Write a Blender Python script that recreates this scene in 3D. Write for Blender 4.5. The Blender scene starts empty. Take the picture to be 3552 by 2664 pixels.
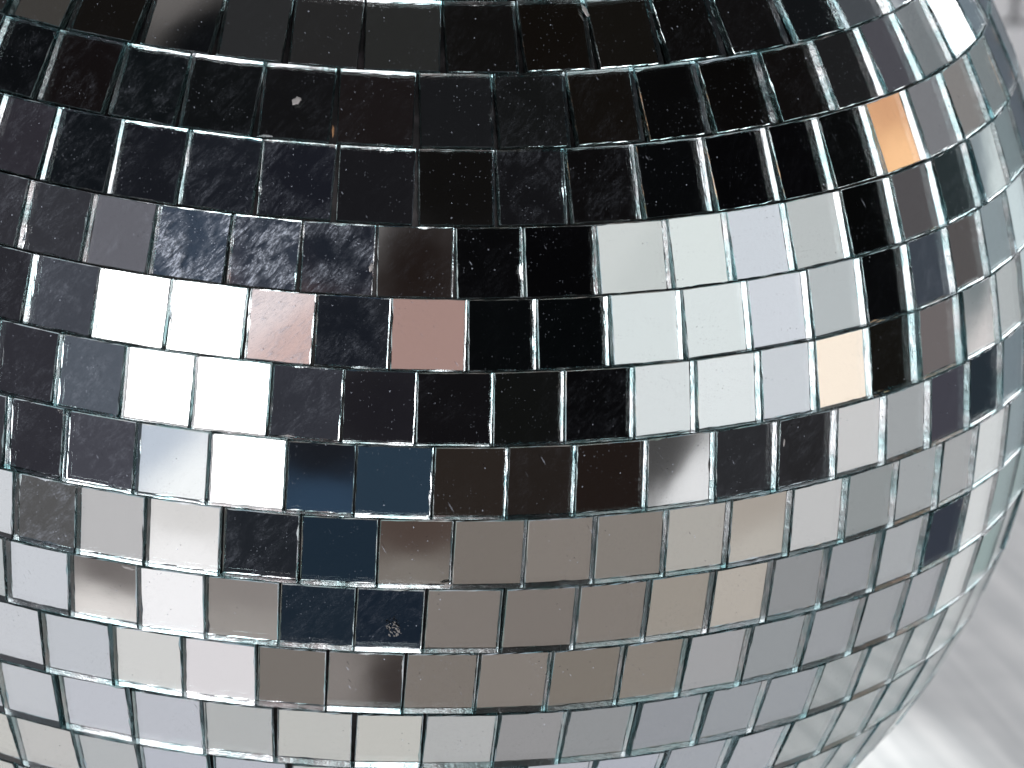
import bpy, bmesh, math, random
import numpy as np
from mathutils import Vector, Matrix

random.seed(7)
rng = np.random.RandomState(11)
scene = bpy.context.scene
col = scene.collection

# ------------------------------------------------------------------ sizes (metres)
R = 0.1                       # radius to the front of the mirrors
TH = 0.0012                   # thickness of the mirror glass
ZC = R * 1.003                # height of the ball's centre: it stands on the tabletop
CEN = Vector((0, 0, ZC))
CAM = Vector((0.0, -8.44488698, 2.90907960)) * R + CEN
RIGHT = Vector((0.99861106, -0.00637989, 0.05229964))
UP = Vector((-0.0470067, 0.34046832, 0.93908024))
BACK = Vector((-0.0237976, -0.94023434, 0.33969553))
FPX, PW, PH = 21066.3, 3552.0, 2664.0


def ray(px, py):
    d = RIGHT * ((px - PW / 2) / FPX) - UP * ((py - PH / 2) / FPX) - BACK
    return d.normalized()


# ------------------------------------------------------------------ node helpers
def new_mat(name):
    m = bpy.data.materials.new(name)
    m.use_nodes = True
    m.node_tree.nodes.clear()
    return m, m.node_tree


class NT:
    def __init__(s, tree): s.t = tree

    def n(s, kind, ins=None, **props):
        nd = s.t.nodes.new(kind)
        for k, v in props.items(): setattr(nd, k, v)
        for k, v in (ins or {}).items():
            sock = nd.inputs[k]
            if hasattr(v, 'bl_rna') and isinstance(v, bpy.types.NodeSocket): s.t.links.new(v, sock)
            else: sock.default_value = v
        return nd

    def math(s, op, a, b=0.0, clamp=False):
        return s.n('ShaderNodeMath', {0: a, 1: b}, operation=op, use_clamp=clamp).outputs[0]

    def ramp(s, fac, lo, hi, a=0.0, b=1.0):
        nd = s.n('ShaderNodeMapRange', {0: fac, 1: lo, 2: hi, 3: a, 4: b}, interpolation_type='SMOOTHSTEP')
        return nd.outputs[0]


def principled(t, **kw):
    ins = {}
    for k, v in kw.items(): ins[k.replace('_', ' ')] = v
    return t.n('ShaderNodeBsdfPrincipled', ins)


# ------------------------------------------------------------------ materials
# mirror silvering behind the glass
m_silver, tr = new_mat('silvering')
t = NT(tr)
geo = t.n('ShaderNodeNewGeometry')
nz = t.n('ShaderNodeTexNoise', {'Vector': geo.outputs['Position'], 'Scale': 90.0, 'Detail': 2.0})
bmp = t.n('ShaderNodeBump', {'Height': nz.outputs[0], 'Strength': 0.012, 'Distance': 0.001})
p = principled(t, Base_Color=(0.90, 0.915, 0.91, 1), Metallic=1.0, Roughness=0.004, Normal=bmp.outputs[0])
tr.links.new(p.outputs[0], t.n('ShaderNodeOutputMaterial').inputs[0])

# front glass: clear, with dust specks, wiped smears and fine scratches
m_glass, tr = new_mat('mirror_glass')
t = NT(tr)
geo = t.n('ShaderNodeNewGeometry')
pos = geo.outputs['Position']
att = t.n('ShaderNodeAttribute', attribute_name='smear')
sm = att.outputs['Fac']
# specks
def specks(scale, rad, keep):
    v = t.n('ShaderNodeTexVoronoi', {'Vector': pos, 'Scale': scale, 'Randomness': 1.0})
    sep = t.n('ShaderNodeSeparateColor', {0: v.outputs['Color']})
    size = t.math('MULTIPLY', t.ramp(sep.outputs[0], keep, 1.0), rad)
    return t.ramp(t.math('SUBTRACT', size, v.outputs['Distance']), 0.0, 0.05)
s1 = specks(1000.0, 0.13, 0.66)
s2 = specks(2600.0, 0.26, 0.45)
patch = t.n('ShaderNodeTexNoise', {'Vector': pos, 'Scale': 140.0, 'Detail': 2.0})
pm = t.ramp(patch.outputs[0], 0.42, 0.68)
s2m = t.math('MULTIPLY', s2, t.math('ADD', t.math('MULTIPLY', pm, 0.55), t.math('MULTIPLY', sm, 0.5)), True)
# smears: noise drawn out along the direction of wiping
mr = t.n('ShaderNodeMapping', {'Vector': pos, 'Rotation': (0.0, 0.85, 0.0)})
mp = t.n('ShaderNodeMapping', {'Vector': mr.outputs[0], 'Scale': (1.0, 1.0, 3.2)})
fine = t.n('ShaderNodeTexNoise', {'Vector': mp.outputs[0], 'Scale': 1500.0, 'Detail': 3.0, 'Roughness': 0.7})
sn = t.n('ShaderNodeTexNoise', {'Vector': mp.outputs[0], 'Scale': 260.0, 'Detail': 6.0, 'Roughness': 0.66, 'Distortion': 1.3})
bn = t.n('ShaderNodeTexNoise', {'Vector': pos, 'Scale': 170.0, 'Detail': 3.0, 'Distortion': 0.8})
smear = t.math('MULTIPLY', t.ramp(sn.outputs[0], 0.36, 0.80), t.ramp(bn.outputs[0], 0.35, 0.66))
smear = t.math('MULTIPLY', smear, t.ramp(fine.outputs[0], 0.40, 0.66, 0.25, 1.25))
smear = t.math('MULTIPLY', smear, t.math('POWER', sm, 1.25))
# hair scratches
mr2 = t.n('ShaderNodeMapping', {'Vector': pos, 'Rotation': (0.0, 0.55, 0.0)})
mp2 = t.n('ShaderNodeMapping', {'Vector': mr2.outputs[0], 'Scale': (1.0, 1.0, 0.11)})
sv = t.n('ShaderNodeTexVoronoi', {'Vector': mp2.outputs[0], 'Scale': 1500.0})
ssep = t.n('ShaderNodeSeparateColor', {0: sv.outputs['Color']})
scr = t.math('MULTIPLY', t.ramp(ssep.outputs[1], 0.93, 1.0), t.ramp(sv.outputs['Distance'], 0.17, 0.05))
dirt = t.math('ADD', t.math('MULTIPLY', s1, 0.40), t.math('MULTIPLY', s2m, 0.36))
dirt = t.math('ADD', dirt, t.math('MULTIPLY', smear, 0.60))
dirt = t.math('ADD', dirt, t.math('MULTIPLY', scr, 0.35))
dirt = t.math('ADD', dirt, t.math('MULTIPLY', sm, 0.010))
dirt = t.math('ADD', dirt, 0.001, True)
gl = t.n('ShaderNodeBsdfGlass', {'Color': (0.985, 1.0, 0.995, 1), 'Roughness': 0.0, 'IOR': 1.5})
df = t.n('ShaderNodeBsdfDiffuse', {'Color': (0.64, 0.73, 0.84, 1)})
mx = t.n('ShaderNodeMixShader', {0: dirt, 1: gl.outputs[0], 2: df.outputs[0]})
tr.links.new(mx.outputs[0], t.n('ShaderNodeOutputMaterial').inputs[0])

# cut glass edges: sea green, scored and chipped
m_edge, tr = new_mat('cut_glass_edge')
t = NT(tr)
geo = t.n('ShaderNodeNewGeometry')
pos = geo.outputs['Position']
n1 = t.n('ShaderNodeTexNoise', {'Vector': pos, 'Scale': 1400.0, 'Detail': 4.0, 'Roughness': 0.7})
n2 = t.n('ShaderNodeTexNoise', {'Vector': pos, 'Scale': 260.0, 'Detail': 3.0})
hh = t.math('ADD', t.math('MULTIPLY', n1.outputs[0], 0.5), n2.outputs[0])
bmp = t.n('ShaderNodeBump', {'Height': hh, 'Strength': 0.26, 'Distance': 0.0005})
rg = t.ramp(n2.outputs[0], 0.35, 0.7, 0.02, 0.20)
tint = t.n('ShaderNodeMix', {0: t.ramp(n2.outputs[0], 0.3, 0.7), 6: (0.50, 0.70, 0.72, 1), 7: (0.97, 0.98, 1.0, 1)}, data_type='RGBA')
gl = t.n('ShaderNodeBsdfGlass', {'Color': tint.outputs[2], 'Roughness': rg, 'IOR': 1.5, 'Normal': bmp.outputs[0]})
df = t.n('ShaderNodeBsdfDiffuse', {'Color': (0.26, 0.42, 0.44, 1), 'Normal': bmp.outputs[0]})
mx = t.n('ShaderNodeMixShader', {0: t.ramp(n1.outputs[0], 0.50, 0.8, 0.01, 0.14), 1: gl.outputs[0], 2: df.outputs[0]})
tr.links.new(mx.outputs[0], t.n('ShaderNodeOutputMaterial').inputs[0])

# ball body: dull grey paint with glue
m_core, tr = new_mat('glued_core')
t = NT(tr)
geo = t.n('ShaderNodeNewGeometry')
n1 = t.n('ShaderNodeTexNoise', {'Vector': geo.outputs['Position'], 'Scale': 300.0, 'Detail': 4.0})
cm = t.n('ShaderNodeMix', {0: t.ramp(n1.outputs[0], 0.45, 0.7), 6: (0.018, 0.02, 0.022, 1), 7: (0.10, 0.095, 0.10, 1)}, data_type='RGBA')
p = principled(t, Base_Color=cm.outputs[2], Roughness=0.4)
tr.links.new(p.outputs[0], t.n('ShaderNodeOutputMaterial').inputs[0])

# tabletop: white board, streaks of light off the ball painted into its colour
m_table, tr = new_mat('board_light_streaks')
t = NT(tr)
geo = t.n('ShaderNodeNewGeometry')
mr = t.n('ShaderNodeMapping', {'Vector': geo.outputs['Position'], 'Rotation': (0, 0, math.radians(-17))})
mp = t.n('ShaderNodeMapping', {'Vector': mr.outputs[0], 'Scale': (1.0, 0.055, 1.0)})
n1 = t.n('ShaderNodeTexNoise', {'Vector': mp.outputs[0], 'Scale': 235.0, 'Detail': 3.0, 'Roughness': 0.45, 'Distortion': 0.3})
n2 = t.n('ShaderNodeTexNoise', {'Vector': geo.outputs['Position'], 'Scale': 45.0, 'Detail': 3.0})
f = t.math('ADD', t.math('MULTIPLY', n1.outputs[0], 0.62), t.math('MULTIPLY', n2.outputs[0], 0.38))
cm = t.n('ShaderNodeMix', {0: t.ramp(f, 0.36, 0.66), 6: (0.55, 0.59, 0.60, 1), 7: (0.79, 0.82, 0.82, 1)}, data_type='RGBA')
bmp = t.n('ShaderNodeBump', {'Height': n1.outputs[0], 'Strength': 0.2, 'Distance': 0.0005})
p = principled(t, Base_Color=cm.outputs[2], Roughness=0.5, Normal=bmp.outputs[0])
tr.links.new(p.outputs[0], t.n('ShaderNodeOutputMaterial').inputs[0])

def plain(name, rgb, rough, nscale=60.0, amt=0.08):
    m, tr = new_mat(name)
    t = NT(tr)
    geo = t.n('ShaderNodeNewGeometry')
    n = t.n('ShaderNodeTexNoise', {'Vector': geo.outputs['Position'], 'Scale': nscale, 'Detail': 4.0})
    a = tuple(c * (1 - amt) for c in rgb) + (1,)
    b = tuple(min(1, c * (1 + amt)) for c in rgb) + (1,)
    cm = t.n('ShaderNodeMix', {0: n.outputs[0], 6: a, 7: b}, data_type='RGBA')
    p = principled(t, Base_Color=cm.outputs[2], Roughness=rough)
    tr.links.new(p.outputs[0], t.n('ShaderNodeOutputMaterial').inputs[0])
    return m

m_panel = plain('white_painted_board', (0.80, 0.82, 0.83), 0.5)
m_groove = plain('grey_joint', (0.36, 0.42, 0.47), 0.8)

# ------------------------------------------------------------------ the ball's rows
# latitude edges of the rows and, for the rows in view, the longitudes of their joints
# (degrees) and what each mirror looks at (sRGB, left to right)
W = (255, 255, 255, 9.0)
LAT = [41.4, 35.49, 29.63, 23.66, 18.26, 12.76, 7.05, 1.27, -4.44, -10.03, -15.77, -21.35, -27.04, -32.7]
ROWS = {
 0: ([-38.5,-31.6,-23.6,-16.0,-9.1,-2.0,5.7,13.2,20.5,27.6,34.6,42.9,50.6,58.8,67.0,75.0],
     [(40,40,40),(62,60,57),(18,16,14),('d',(100,97,95),(10,12,14)),(42,43,44),(38,38,38),(40,41,40),(15,14,13),(15,12,9),(18,16,13),(10,9,8),(14,13,13),(16,18,20),(70,75,80),(120,130,138),(150,160,170),(130,142,150)]),
 1: ([-38.3,-32.0,-24.6,-17.9,-10.9,-4.1,3.4,10.3,17.2,24.0,30.6,38.1,45.2,52.3,58.9,65.9,73.8],
     [(20,22,24),(8,10,12),(16,12,12),(10,14,16),(12,14,15),(16,16,17),(24,20,20),(22,23,25),(17,18,18),(16,13,10),(7,7,7),(8,7,6),(13,11,10),(30,31,32),(75,75,82),(115,122,125),('h',(235,240,245),W),(110,125,135)]),
 2: ([-35.2,-29.3,-22.9,-16.6,-10.0,-3.5,3.4,10.1,16.3,22.7,29.4,36.4,42.3,48.8,55.1,62.2,69.1,76.3],
     [(35,35,38),(45,43,50),(12,16,20),(20,22,28),(22,25,32),(20,22,30),(22,22,25),(14,13,12),(15,15,17),(9,8,8),(6,7,8),(4,4,5),(5,5,6),(7,8,8),('v',(208,158,120),(252,202,152)),(120,122,126),(130,128,126),(120,130,132),(90,100,110)]),
 3: ([-29.9,-23.9,-18.1,-11.7,-5.9,0.2,6.6,12.2,18.4,24.8,30.4,36.5,42.7,49.0,55.6,62.5,69.4],
     [(48,48,54),(51,52,58),(100,101,109),(46,60,78),(36,46,60),(18,24,34),(26,18,15),(6,6,7),(4,4,5),('d',(205,210,210),(196,202,202)),(218,226,226),(204,210,220),(185,190,192),(5,6,6),(82,80,82),(40,50,52),('d',(130,144,150),(210,222,224)),(120,136,140)]),
 4: ([-28.2,-22.1,-16.0,-9.7,-4.3,1.6,7.6,13.1,19.1,25.5,31.5,37.6,43.5,49.3,55.4,61.4,67.5],
     [(41,41,47),(66,70,79),W,W,('d',(234,220,220),(211,180,174)),(18,22,30),(164,132,124),(6,8,9),(4,6,7),(214,222,224),(217,225,227),(207,212,222),(180,186,190),(7,8,9),(60,68,78),(85,82,82),(135,150,155),(200,215,220)]),
 5: ([-24.7,-19.0,-13.4,-7.4,-1.8,3.8,9.7,15.3,21.0,26.3,32.2,37.6,43.5,49.3,55.9,62.3],
     [(47,47,54),(82,90,101),W,W,(48,50,58),(26,25,30),(15,14,16),(14,15,14),(6,6,7),(214,220,223),(222,228,231),(202,207,215),(253,238,218),(18,17,14),(108,102,102),('v',(110,122,125),(214,210,208)),(175,180,183)]),
 6: ([-28.6,-23.6,-17.5,-11.8,-5.8,-0.6,5.3,11.0,16.3,22.1,28.0,33.7,39.6,45.1,50.7,56.6,62.6],
     [(52,52,58),(47,47,54),(68,69,78),('d',(188,198,214),(246,249,252)),W,('v',(26,29,35),(43,65,88)),(38,56,72),(42,36,32),(36,31,28),(30,23,20),('d',(70,70,70),(222,224,225)),(42,43,46),(38,38,40),(200,201,201),(158,161,165),(66,66,76),(38,48,56),(115,130,138)]),
 7: ([-27.6,-22.2,-16.6,-10.5,-4.5,1.4,7.1,12.7,18.2,24.1,29.6,35.4,41.1,46.9,52.8,58.2,64.3],
     [(205,208,215),(85,85,85),(185,185,186),('v',(213,212,210),(242,242,242)),(30,34,40),(28,43,57),('v',(78,65,59),(122,116,109)),(118,111,104),(128,121,114),(130,124,117),(170,167,160),('v',(166,158,148),(182,177,168)),(190,191,191),(143,147,150),(160,163,167),(165,166,169),(208,211,213),(140,155,160)]),
 8: ([-28.4,-22.8,-17.1,-11.7,-5.9,-0.1,5.2,11.3,17.2,23.1,28.7,34.2,39.9,45.9,51.8,58.1,63.6],
     [(180,185,190),(200,203,212),('v',(108,103,101),(224,220,216)),(243,243,245),('v',(134,128,124),(152,147,142)),(26,38,50),(22,33,46),(124,117,111),(122,115,109),(128,121,114),(152,145,135),(178,171,161),(140,143,145),(148,150,156),(165,167,172),(52,58,70),(210,212,214),(150,165,168)]),
 9: ([-31.2,-25.5,-19.4,-13.6,-7.6,-2.1,4.0,9.8,15.6,21.6,27.2,33.0,39.1,45.4,51.1,56.9,63.0],
     [(200,202,210),(198,200,208),(190,193,202),(208,209,207),(218,215,218),(118,112,106),('h',(130,124,120),(58,52,50)),(122,115,108),(130,123,116),(124,117,108),(135,128,119),(158,159,161),(146,149,154),(152,154,160),(155,157,162),(162,163,169),(205,207,209),(150,168,168)]),
 10: ([-30.4,-24.8,-18.1,-12.1,-6.2,0.3,5.9,11.9,17.6,23.6,30.5,36.2,42.4,48.0,54.1,60.0],
     [(192,194,202),(192,194,202),(190,192,203),(187,189,200),(176,179,179),(188,189,185),(190,190,184),(173,175,175),(146,146,147),(143,144,148),(146,148,156),(150,153,160),(152,155,162),(175,174,176),(178,179,184),(170,172,178),(140,160,160)]),
 11: ([-30.1,-23.9,-18.0,-11.7,-5.0,1.7,8.3,14.8,21.0,27.6,34.7,40.9,47.6,53.9,60.8],
     [(195,195,190),(190,190,188),(178,180,184),(182,185,198),(180,183,195),(184,185,186),(184,186,186),(178,180,190),(178,180,190),(172,175,188),(160,163,172),(168,170,178),(174,176,184),(168,170,178),(165,167,176),(150,165,168)]),
}
SMEAR = {(3,3):2.2,(3,4):1.9,(3,5):1.0,(1,1):0.2,(1,2):0.15,(1,3):0.2,(1,4):0.15,(2,2):0.25,(3,2):0.35,(4,4):0.8,(4,5):0.28,(4,1):0.4,(5,1):0.45,(5,4):0.25,(6,2):0.35,(6,1):0.2,
         (2,5):0.34,(2,4):0.28,(2,1):0.3,(2,8):0.25,(2,9):0.16,(3,1):0.25,(3,0):0.25,(4,0):0.2,(5,0):0.2,(6,0):0.25,(2,3):0.15,
         (1,8):0.12,(1,16):0.3,(1,15):0.35,(2,15):0.2,(2,17):0.4,(3,15):0.35,(4,14):0.35,(6,11):0.2,(6,12):0.2,(7,1):0.5,(7,4):0.3,(8,5):0.15,(8,6):0.2}


def lin(c):
    out = []
    if len(c) == 3 and c[0] > 140 and c[2] - c[0] > 3: c = (c[0] - 1, c[1] + 1, c[2] - 1)
    y = (c[0] + c[1] + c[2]) / 3.0
    if len(c) == 3 and c[0] - c[2] < 45: c = tuple(y + (v - y) * 0.86 for v in c)
    if y < 30: c = tuple(v + 3 for v in c)
    for v in c[:3]:
        v = v / 255.0
        out.append(v / 12.92 if v <= 0.04045 else ((v + 0.055) / 1.055) ** 2.4)
    k = c[3] if len(c) > 3 else 1.0
    return np.maximum(np.array(out) * k / np.array((0.871, 0.918, 0.899)) - 0.0012, 0.0004)


class Tile: pass


def make_tile(lat0, lat1, l0, l1):
    T = Tile()
    la, lo = math.radians((lat0 + lat1) / 2), math.radians((l0 + l1) / 2)
    n = Vector((math.cos(la) * math.sin(lo), -math.cos(la) * math.cos(lo), math.sin(la)))
    e = Vector((math.cos(lo), math.sin(lo), 0))
    u = n.cross(e)
    latw = max(abs(lat0), abs(lat1))
    pitch = math.radians(l1 - l0) * math.cos(math.radians(latw)) * R
    T.w = min(0.00995, pitch - 0.00014 - random.random() * 0.00016) / 2
    T.h = (min(0.01005, math.radians(lat0 - lat1) * R - 0.00016) - random.random() * 0.0001) / 2
    # setting by hand: every mirror sits a little askew
    spin = random.gauss(0, 0.005)
    ta, tb = random.gauss(0, 0.006), random.gauss(0, 0.006)
    n2 = (n + e * ta + u * tb).normalized()
    e2 = (e - n2 * e.dot(n2)).normalized()
    u2 = n2.cross(e2)
    T.e = e2 * math.cos(spin) + u2 * math.sin(spin)
    T.u = u2 * math.cos(spin) - e2 * math.sin(spin)
    T.n = n2
    T.c = n * (R * (1 + random.gauss(0, 0.0008)))
    T.kx = random.uniform(0.3, 0.8)          # slight bow of the glass, 1/m
    T.ky = random.uniform(0.3, 0.8)
    T.smear = random.choice((0.02, 0.03, 0.05, 0.08))
    T.row = T.idx = None
    T.color = None
    return T


tiles = []
for r in range(len(LAT) - 1):
    if r in ROWS:
        lons, cols = ROWS[r]
        assert len(cols) == len(lons) + 1, (r, len(cols), len(lons))
    else:
        lons, cols = [-31.0 + 6.3 * i for i in range(16)], None
    la = (LAT[r] + LAT[r + 1]) / 2
    first = lons[0]
    tot = 360.0 - (lons[-1] - lons[0])
    k = max(1, round(tot * math.cos(math.radians(la)) / 5.75))
    for i in range(len(lons) - 1):
        T = make_tile(LAT[r], LAT[r + 1], lons[i], lons[i + 1]); T.row, T.idx = r, i + 1
        if cols: T.color = cols[i + 1]
        tiles.append(T)
    st = tot / k
    for i in range(k):
        T = make_tile(LAT[r], LAT[r + 1], lons[-1] + i * st, lons[-1] + (i + 1) * st)
        if cols and i == 0: T.color = cols[-1]; T.row, T.idx = r, len(cols) - 1
        if cols and i == k - 1: T.color = cols[0]; T.row, T.idx = r, 0
        tiles.append(T)
def more_rows(lat, sgn):
    while abs(lat) < 86:
        nxt = lat + sgn * 5.75
        a, b = (nxt, lat) if sgn > 0 else (lat, nxt)
        k = max(4, round(360 * math.cos(math.radians((a + b) / 2)) / 5.9))
        off = random.random() * 6
        for i in range(k):
            tiles.append(make_tile(a, b, off + i * 360 / k, off + (i + 1) * 360 / k))
        lat = nxt
more_rows(LAT[0], 1)
more_rows(LAT[-1], -1)
for T in tiles:
    if (T.row, T.idx) in SMEAR and T.row is not None: T.smear = SMEAR[(T.row, T.idx)]
    if T.color is not None and isinstance(T.color[0], str): T.kx = T.ky = 1.1
    # how large it shows in the photograph
    P = CEN + T.c
    v = CAM - P
    T.vis = max(0.0, T.n.dot(v.normalized()))
    d = P - CAM
    z = -d.dot(BACK)
    px, py = PW / 2 + FPX * d.dot(RIGHT) / z, PH / 2 - FPX * d.dot(UP) / z
    hw = 110
    fx = max(0, min(px + hw, PW) - max(px - hw, 0)) / (2 * hw)
    fy = max(0, min(py + hw, PH) - max(py - hw, 0)) / (2 * hw)
    T.area = T.vis * fx * fy * T.w * T.h
    if T.n.dot(v) <= 0: T.area = 0


def tile_mesh(bm, T, g, center):
    """a slightly bowed slab of glass: front sheet, chipped cut edges, silvered back"""
    lay = bm.faces.layers.float.get('smear') or bm.faces.layers.float.new('smear')
    r2 = random.Random(int((T.c.x * 7 + T.c.y * 13 + T.c.z * 29) * 1e6))
    ch = 0.00009
    def P(x, y, d):
        zz = -(T.kx * x * x + T.ky * y * y) - d
        return (T.c - center) + T.e * x + T.u * y + T.n * zz
    # rim of the front face, a little ragged
    rag = [[r2.gauss(0, 0.000022) for _ in range(g + 1)] for _ in range(4)]
    for rr in rag:
        if g > 3 and r2.random() < 0.35:
            k = r2.randrange(1, g); rr[k] -= r2.uniform(0.00005, 0.0002)
        rr[0] = rr[-1] = 0.0
    def grid(d, inset, flip, mat):
        V = []
        for j in range(g + 1):
            row = []
            for i in range(g + 1):
                x = -T.w + inset + 2 * (T.w - inset) * i / g
                y = -T.h + inset + 2 * (T.h - inset) * j / g
                if not flip:
                    if i == 0: x -= rag[0][j]
                    if i == g: x += rag[1][j]
                    if j == 0: y -= rag[2][i]
                    if j == g: y += rag[3][i]
                row.append(bm.verts.new(P(x, y, d)))
            V.append(row)
        for j in range(g):
            for i in range(g):
                q = [V[j][i], V[j][i + 1], V[j + 1][i + 1], V[j + 1][i]]
                f = bm.faces.new(q[::-1] if flip else q)
                f.material_index = mat; f.smooth = True; f[lay] = T.smear
        return V
    F = grid(0.0, ch, False, 0)
    B = grid(TH, 0.0, True, 2)
    def rim(V):
        return ([V[0][i] for i in range(g)] + [V[j][g] for j in range(g)] +
                [V[g][i] for i in range(g, 0, -1)] + [V[j][0] for j in range(g, 0, -1)])
    fr, bk = [v.co.copy() for v in rim(F)], [v.co.copy() for v in rim(B)]
    fr = [bm.verts.new(c) for c in fr]
    bk2 = [bm.verts.new(c) for c in bk]
    md = [bm.verts.new(b + T.n * (TH - ch * r2.uniform(0.6, 2.2))) for b in bk]
    N = len(fr)
    for i in range(N):
        j = (i + 1) % N
        for a, b in ((md, fr), (bk2, md)):
            f = bm.faces.new((a[i], a[j], b[j], b[i])); f.material_index = 1; f[lay] = T.smear


def finish(name, bm, mats, parent, loc=(0, 0, 0)):
    me = bpy.data.meshes.new(name)
    bm.to_mesh(me); bm.free()
    for m in mats: me.materials.append(m)
    o = bpy.data.objects.new(name, me)
    col.objects.link(o)
    o.location = loc
    if parent: o.parent = parent
    return o


ball = bpy.data.objects.new('mirror_ball', None)
ball.empty_display_size = 0.05
col.objects.link(ball)
ball['label'] = 'silver mirror ball covered in small square mirrors, resting on the white tabletop'
ball['category'] = 'mirror ball'
UPV = Vector((0, 0, ZC))

bm = bmesh.new()
bmesh.ops.create_uvsphere(bm, u_segments=96, v_segments=64, radius=R - TH - 0.0007)
for f in bm.faces: f.smooth = True
finish('ball_core', bm, [m_core], ball, UPV)

def look(T):
    c = T.color
    if c is None: return None
    if isinstance(c[0], str): return None
    if len(c) > 3: return 'square mirror reflecting a blinding white light'
    r_, g_, b_ = c
    if r_ > 245 and b_ < 230: return 'square mirror reflecting warm cream'
    if r_ - b_ > 35: return 'square mirror reflecting dusty pink'
    if b_ - r_ > 22 and b_ < 100: return 'square mirror reflecting deep navy blue'
    return None

order = sorted(tiles, key=lambda T: -T.area)
big, rest = order[:100], order[100:]
for T in big:
    T.obj = None
    bm = bmesh.new()
    tile_mesh(bm, T, 8, T.c)
    o = finish('mirror_tile', bm, [m_glass, m_edge, m_silver], ball, UPV + T.c)
    T.obj = o
    s = look(T)
    if T.color is not None and isinstance(T.color[0], str) and T.row == 2: s = 'square mirror reflecting bright orange'
    if s: o['label'] = s
bm = bmesh.new()
for T in rest:
    tile_mesh(bm, T, 8 if T.area > 0 else 2, Vector((0, 0, 0)))
o = finish('mirror_tile', bm, [m_glass, m_edge, m_silver], ball, UPV)
o['kind'] = 'stuff'

# specks of glue and chipped glass that stick to single mirrors
m_glue = plain('dried_glue', (0.34, 0.34, 0.33), 0.35, 900.0, 0.3)
m_rust = plain('brown_residue', (0.30, 0.17, 0.08), 0.7, 900.0, 0.4)
m_dust = plain('dust_crust', (0.20, 0.20, 0.19), 0.9, 1500.0, 0.7)
K = 1200.0 / 2212.0
def blob(name, px, py, sx, sy, rot, mat, lumps=1):
    d = ray(px, py)
    best = None
    for T in big:
        k = (CEN + T.c - CAM).dot(T.n) / d.dot(T.n)
        q = CAM + d * k - CEN - T.c
        x, y = q.dot(T.e), q.dot(T.u)
        over = max(abs(x) - T.w, abs(y) - T.h)
        if best is None or over < best[0]: best = (over, T, x, y)
    _, T, x, y = best
    r2 = random.Random(name + str(px))
    bm = bmesh.new()
    for i in range(lumps):
        ox = r2.uniform(-1, 1) * sx * 0.8 if lumps > 1 else 0
        oy = r2.uniform(-1, 1) * sy * 0.8 if lumps > 1 else 0
        k = r2.uniform(0.04, 0.13) if lumps > 1 else 1.0
        vs = bmesh.ops.create_icosphere(bm, subdivisions=3, radius=1.0)['verts']
        for v in vs:
            a = math.atan2(v.co.y, v.co.x)
            w = 1 + 0.18 * math.sin(2 * a + i) + 0.13 * math.sin(5 * a + px) + r2.gauss(0, 0.03)
            p = Vector((v.co.x * sx * w * k + ox, v.co.y * sy * w * k + oy))
            u_, v_ = p.x * math.cos(rot) - p.y * math.sin(rot), p.x * math.sin(rot) + p.y * math.cos(rot)
            v.co = T.e * (x + u_) + T.u * (y + v_) + T.n * (v.co.z * 0.00012 * (k if lumps > 1 else 1) + 0.00001)
    for f in bm.faces: f.smooth = True
    finish(name, bm, [mat], T.obj)
mm = 0.001
blob('glue_spot', 1910 * K - 8, 645 * K, 0.5 * mm, 0.62 * mm, -0.4, m_glue)
blob('dust_crust', 1176 + 345 * K, 1764 + 775 * K, 1.0 * mm, 1.25 * mm, 0.5, m_dust, 48)
blob('glue_spot', 1176 + 690 * K, 1764 + 495 * K, 0.75 * mm, 0.22 * mm, 0.1, m_glue)
blob('glue_spot', 1176 + 205 * K, 882 + 85 * K, 0.28 * mm, 0.55 * mm, 0.0, m_glue)
blob('glue_spot', 2352 + 678 * K, 882 + 1205 * K, 0.14 * mm, 0.5 * mm, 0.0, m_glue)
blob('glue_spot', 1176 + 1575 * K, 70 * K, 0.3 * mm, 0.9 * mm, 0.5, m_glue)
blob('brown_residue', 2130 * K, 840 * K, 0.16 * mm, 0.75 * mm, 0.1, m_rust)
blob('glue_spot', 400 * K, 882 + 1015 * K, 0.9 * mm, 0.35 * mm, -0.5, m_glue, 16)
blob('glue_spot', 820 * K, 1764 + 380 * K, 0.9 * mm, 0.2 * mm, -0.2, m_glue)

# ------------------------------------------------------------------ tabletop and the boards behind
def box(bm, lo, hi, bev=0.0):
    r_ = bmesh.ops.create_cube(bm, size=1.0)
    vs = r_['verts']
    for v in vs:
        v.co = Vector((lo[k] + (v.co[k] + 0.5) * (hi[k] - lo[k]) for k in range(3)))
    if bev:
        es = list({e for v in vs for e in v.link_edges})
        bmesh.ops.bevel(bm, geom=es, offset=bev, segments=2, affect='EDGES')

bm = bmesh.new()
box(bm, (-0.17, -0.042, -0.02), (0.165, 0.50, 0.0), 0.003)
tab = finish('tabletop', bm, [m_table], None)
tab['kind'] = 'structure'

board = bpy.data.objects.new('back_board', None)
col.objects.link(board)
YW = 0.45
board.location = (0, YW, 0)
board['label'] = 'low white painted board with grey joints, standing along the back of the tabletop'
board['category'] = 'board'
xj, zj, zt = 0.1400, ZC - 0.0868, 0.05          # the upright joint, the rail joint, the top
def panel(name, lo, hi, mat=None):
    bm = bmesh.new(); box(bm, lo, hi, 0.0005)
    return finish(name, bm, [mat or m_panel], board)
panel('backing', (-0.17, 0.012, 0.0006), (0.165, 0.02, zt - 0.002), m_groove)
panel('panel', (-0.17, 0.002, zj + 0.0006), (xj - 0.0007, 0.0118, zt))
panel('panel', (xj + 0.0007, 0.002, zj + 0.0006), (0.165, 0.0118, zt))
panel('bottom_rail', (-0.17, 0.0, 0.0004), (0.165, 0.0118, zj - 0.0003))

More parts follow.
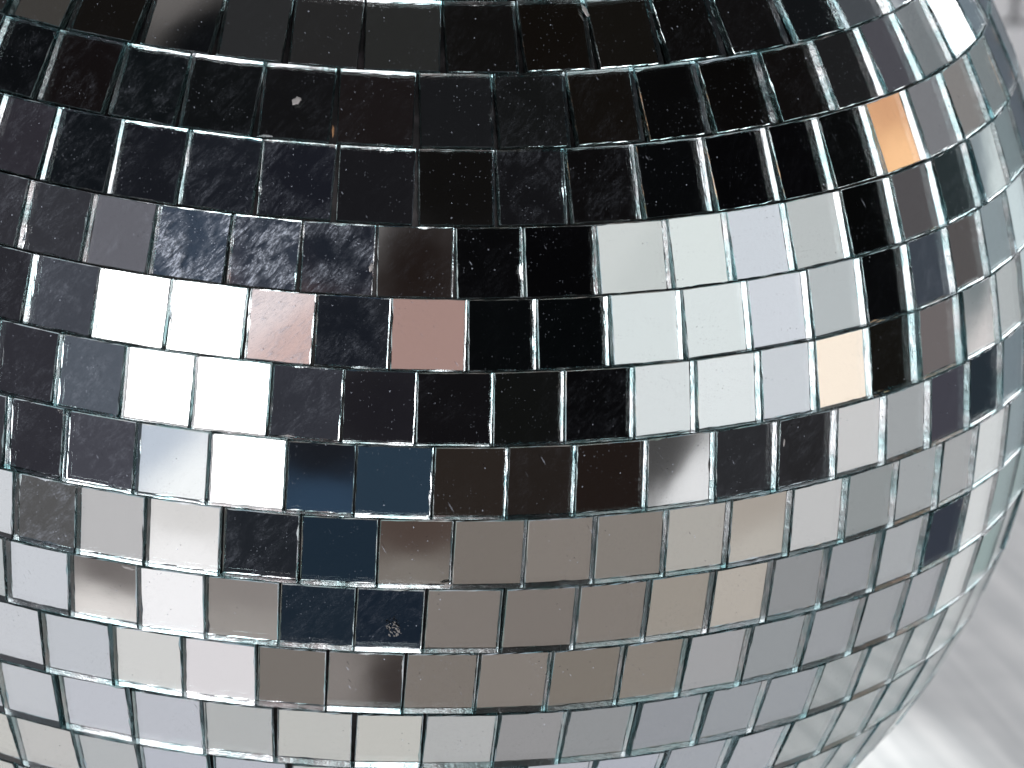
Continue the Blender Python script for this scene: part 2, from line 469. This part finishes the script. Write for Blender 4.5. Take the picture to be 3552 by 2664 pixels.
# ------------------------------------------------------------------ surroundings: a light probe of the room as world
dirs, vals = [], []
def add_dir(T, x, y, c):
    P = CEN + T.c + T.e * x + T.u * y
    n = (T.n + T.e * (2 * T.kx * x) + T.u * (2 * T.ky * y)).normalized()
    d = (P - CAM).normalized()
    rr = d - n * (2 * d.dot(n))
    dirs.append(rr[:]); vals.append(lin(c))
for T in tiles:
    c = T.color
    if c is None: continue
    if isinstance(c[0], str):
        a = 0.75
        w, h = T.w * a, T.h * a
        if c[0] == 'v': pts = [((0, h), c[1]), ((0, -h), c[2])]
        elif c[0] == 'h': pts = [((-w, 0), c[1]), ((w, 0), c[2])]
        else: pts = [((-w, h), c[1]), ((w, -h), c[2])]
        for (x, y), cc in pts: add_dir(T, x, y, cc)
    else: add_dir(T, 0, 0, c)
for el in (65, 80):
    for az in range(0, 360, 40):
        a, b = math.radians(az), math.radians(el)
        dirs.append((math.sin(a) * math.cos(b), -math.cos(a) * math.cos(b), math.sin(b)))
        vals.append(lin((46, 46, 48)))
# bright patches added behind camera and ball, for glints on the cut edges
for az, el, kk in ((2.6, 11.5, 9.0), (5.0, 26.3, 6.0), (10.0, 29.5, 4.0), (-3.5, 0.5, 2.5)):
    a, b = math.radians(az), math.radians(el)
    dirs.append((math.sin(a) * math.cos(b), -math.cos(a) * math.cos(b), math.sin(b)))
    vals.append(lin((255, 255, 255, kk)))
for az, el in ((125.0, 17.0), (127.5, 17.5), (139.0, 17.0), (142.0, 5.0)):
    a, b = math.radians(az), math.radians(el)
    dirs.append((math.sin(a) * math.cos(b), -math.cos(a) * math.cos(b), math.sin(b)))
    vals.append(lin((255, 255, 255, 7.0)))
for az in (-20.0, -8.0, 3.0):
    a, b = math.radians(az), math.radians(20.0)
    dirs.append((math.sin(a) * math.cos(b), -math.cos(a) * math.cos(b), math.sin(b)))
    vals.append(lin((150, 112, 106)))
D = np.array(dirs, dtype=np.float32); V = np.array(vals, dtype=np.float32)
IW, IH = 1024, 512
img = bpy.data.images.new('room_probe', IW, IH, alpha=False, float_buffer=True)
buf = np.ones((IH, IW, 4), dtype=np.float32)
th = (np.arange(IW) + 0.5) / IW
phi = -(th - 0.5) * 2 * np.pi
for j in range(IH):
    el = ((j + 0.5) / IH - 0.5) * np.pi
    d = np.stack([np.cos(phi) * np.cos(el), np.sin(phi) * np.cos(el), np.full(IW, np.sin(el))], 1).astype(np.float32)
    ang2 = 2.0 * np.maximum(0.0, 1.0 - d @ D.T)
    w = 1.0 / (ang2 + (math.radians(1.0)) ** 2) ** 2.6
    w /= w.sum(1, keepdims=True)
    buf[j, :, :3] = w @ V
img.pixels.foreach_set(buf.ravel())
img.update(); img.pack()
world = bpy.data.worlds.new('World')
scene.world = world
world.use_nodes = True
wt = world.node_tree
wt.nodes.clear()
env = wt.nodes.new('ShaderNodeTexEnvironment'); env.image = img; env.interpolation = 'Linear'
bg = wt.nodes.new('ShaderNodeBackground'); bg.inputs['Strength'].default_value = 1.0
wo = wt.nodes.new('ShaderNodeOutputWorld')
wt.links.new(env.outputs[0], bg.inputs[0]); wt.links.new(bg.outputs[0], wo.inputs[0])

# ------------------------------------------------------------------ lamps
def aim(o, target):
    o.rotation_euler = (Vector(target) - o.location).to_track_quat('-Z', 'Y').to_euler()
def lamp(name, kind, loc, target, energy, color, **kw):
    l = bpy.data.lights.new(name, kind); l.energy = energy; l.color = color
    for k, v in kw.items(): setattr(l, k, v)
    o = bpy.data.objects.new(name, l); col.objects.link(o); o.location = loc; aim(o, target)
    return o
lamp('table_fill', 'AREA', (0.35, 0.35, 1.1), (0.15, 0.2, 0.0), 2.7, (0.94, 0.98, 1.0), shape='RECTANGLE', size=0.5, size_y=0.3)  # unseen area light added overhead to brighten the tabletop
lamp('pool_spot', 'SPOT', (0.45, -0.15, 0.75), (0.079, 0.068, 0.0), 24.0, (1.0, 0.99, 0.97), spot_size=math.radians(3.1), spot_blend=0.6, shadow_soft_size=0.01)  # narrow spot added to make the bright pool beside the ball

# ------------------------------------------------------------------ camera
cd = bpy.data.cameras.new('camera')
co = bpy.data.objects.new('camera', cd)
col.objects.link(co)
m = Matrix.Identity(4)
for i, ax in enumerate((RIGHT, UP, BACK)):
    for k in range(3): m[k][i] = ax[k]
    m[i][3] = CAM[i]
co.matrix_world = m
cd.sensor_width = 36.0
cd.lens = FPX / PW * 36.0
cd.clip_start = 0.01
cd.clip_end = 100.0
cd.dof.use_dof = True
cd.dof.focus_distance = 0.808
cd.dof.aperture_fstop = 42.0
scene.camera = co

scene.render.engine = 'CYCLES'
cy = scene.cycles
cy.max_bounces = 16; cy.transmission_bounces = 14; cy.glossy_bounces = 10; cy.diffuse_bounces = 3
cy.caustics_reflective = False; cy.caustics_refractive = False
cy.blur_glossy = 0.0
cy.sample_clamp_indirect = 8.0
cy.use_adaptive_sampling = True; cy.adaptive_threshold = 0.02; cy.adaptive_min_samples = 16
cy.use_denoising = True
try: cy.denoiser = 'OPENIMAGEDENOISE'
except Exception: pass
scene.view_settings.view_transform = 'Standard'
scene.view_settings.look = 'None'
scene.view_settings.exposure = 0.0
scene.view_settings.gamma = 1.0
scene.view_settings.use_curve_mapping = False
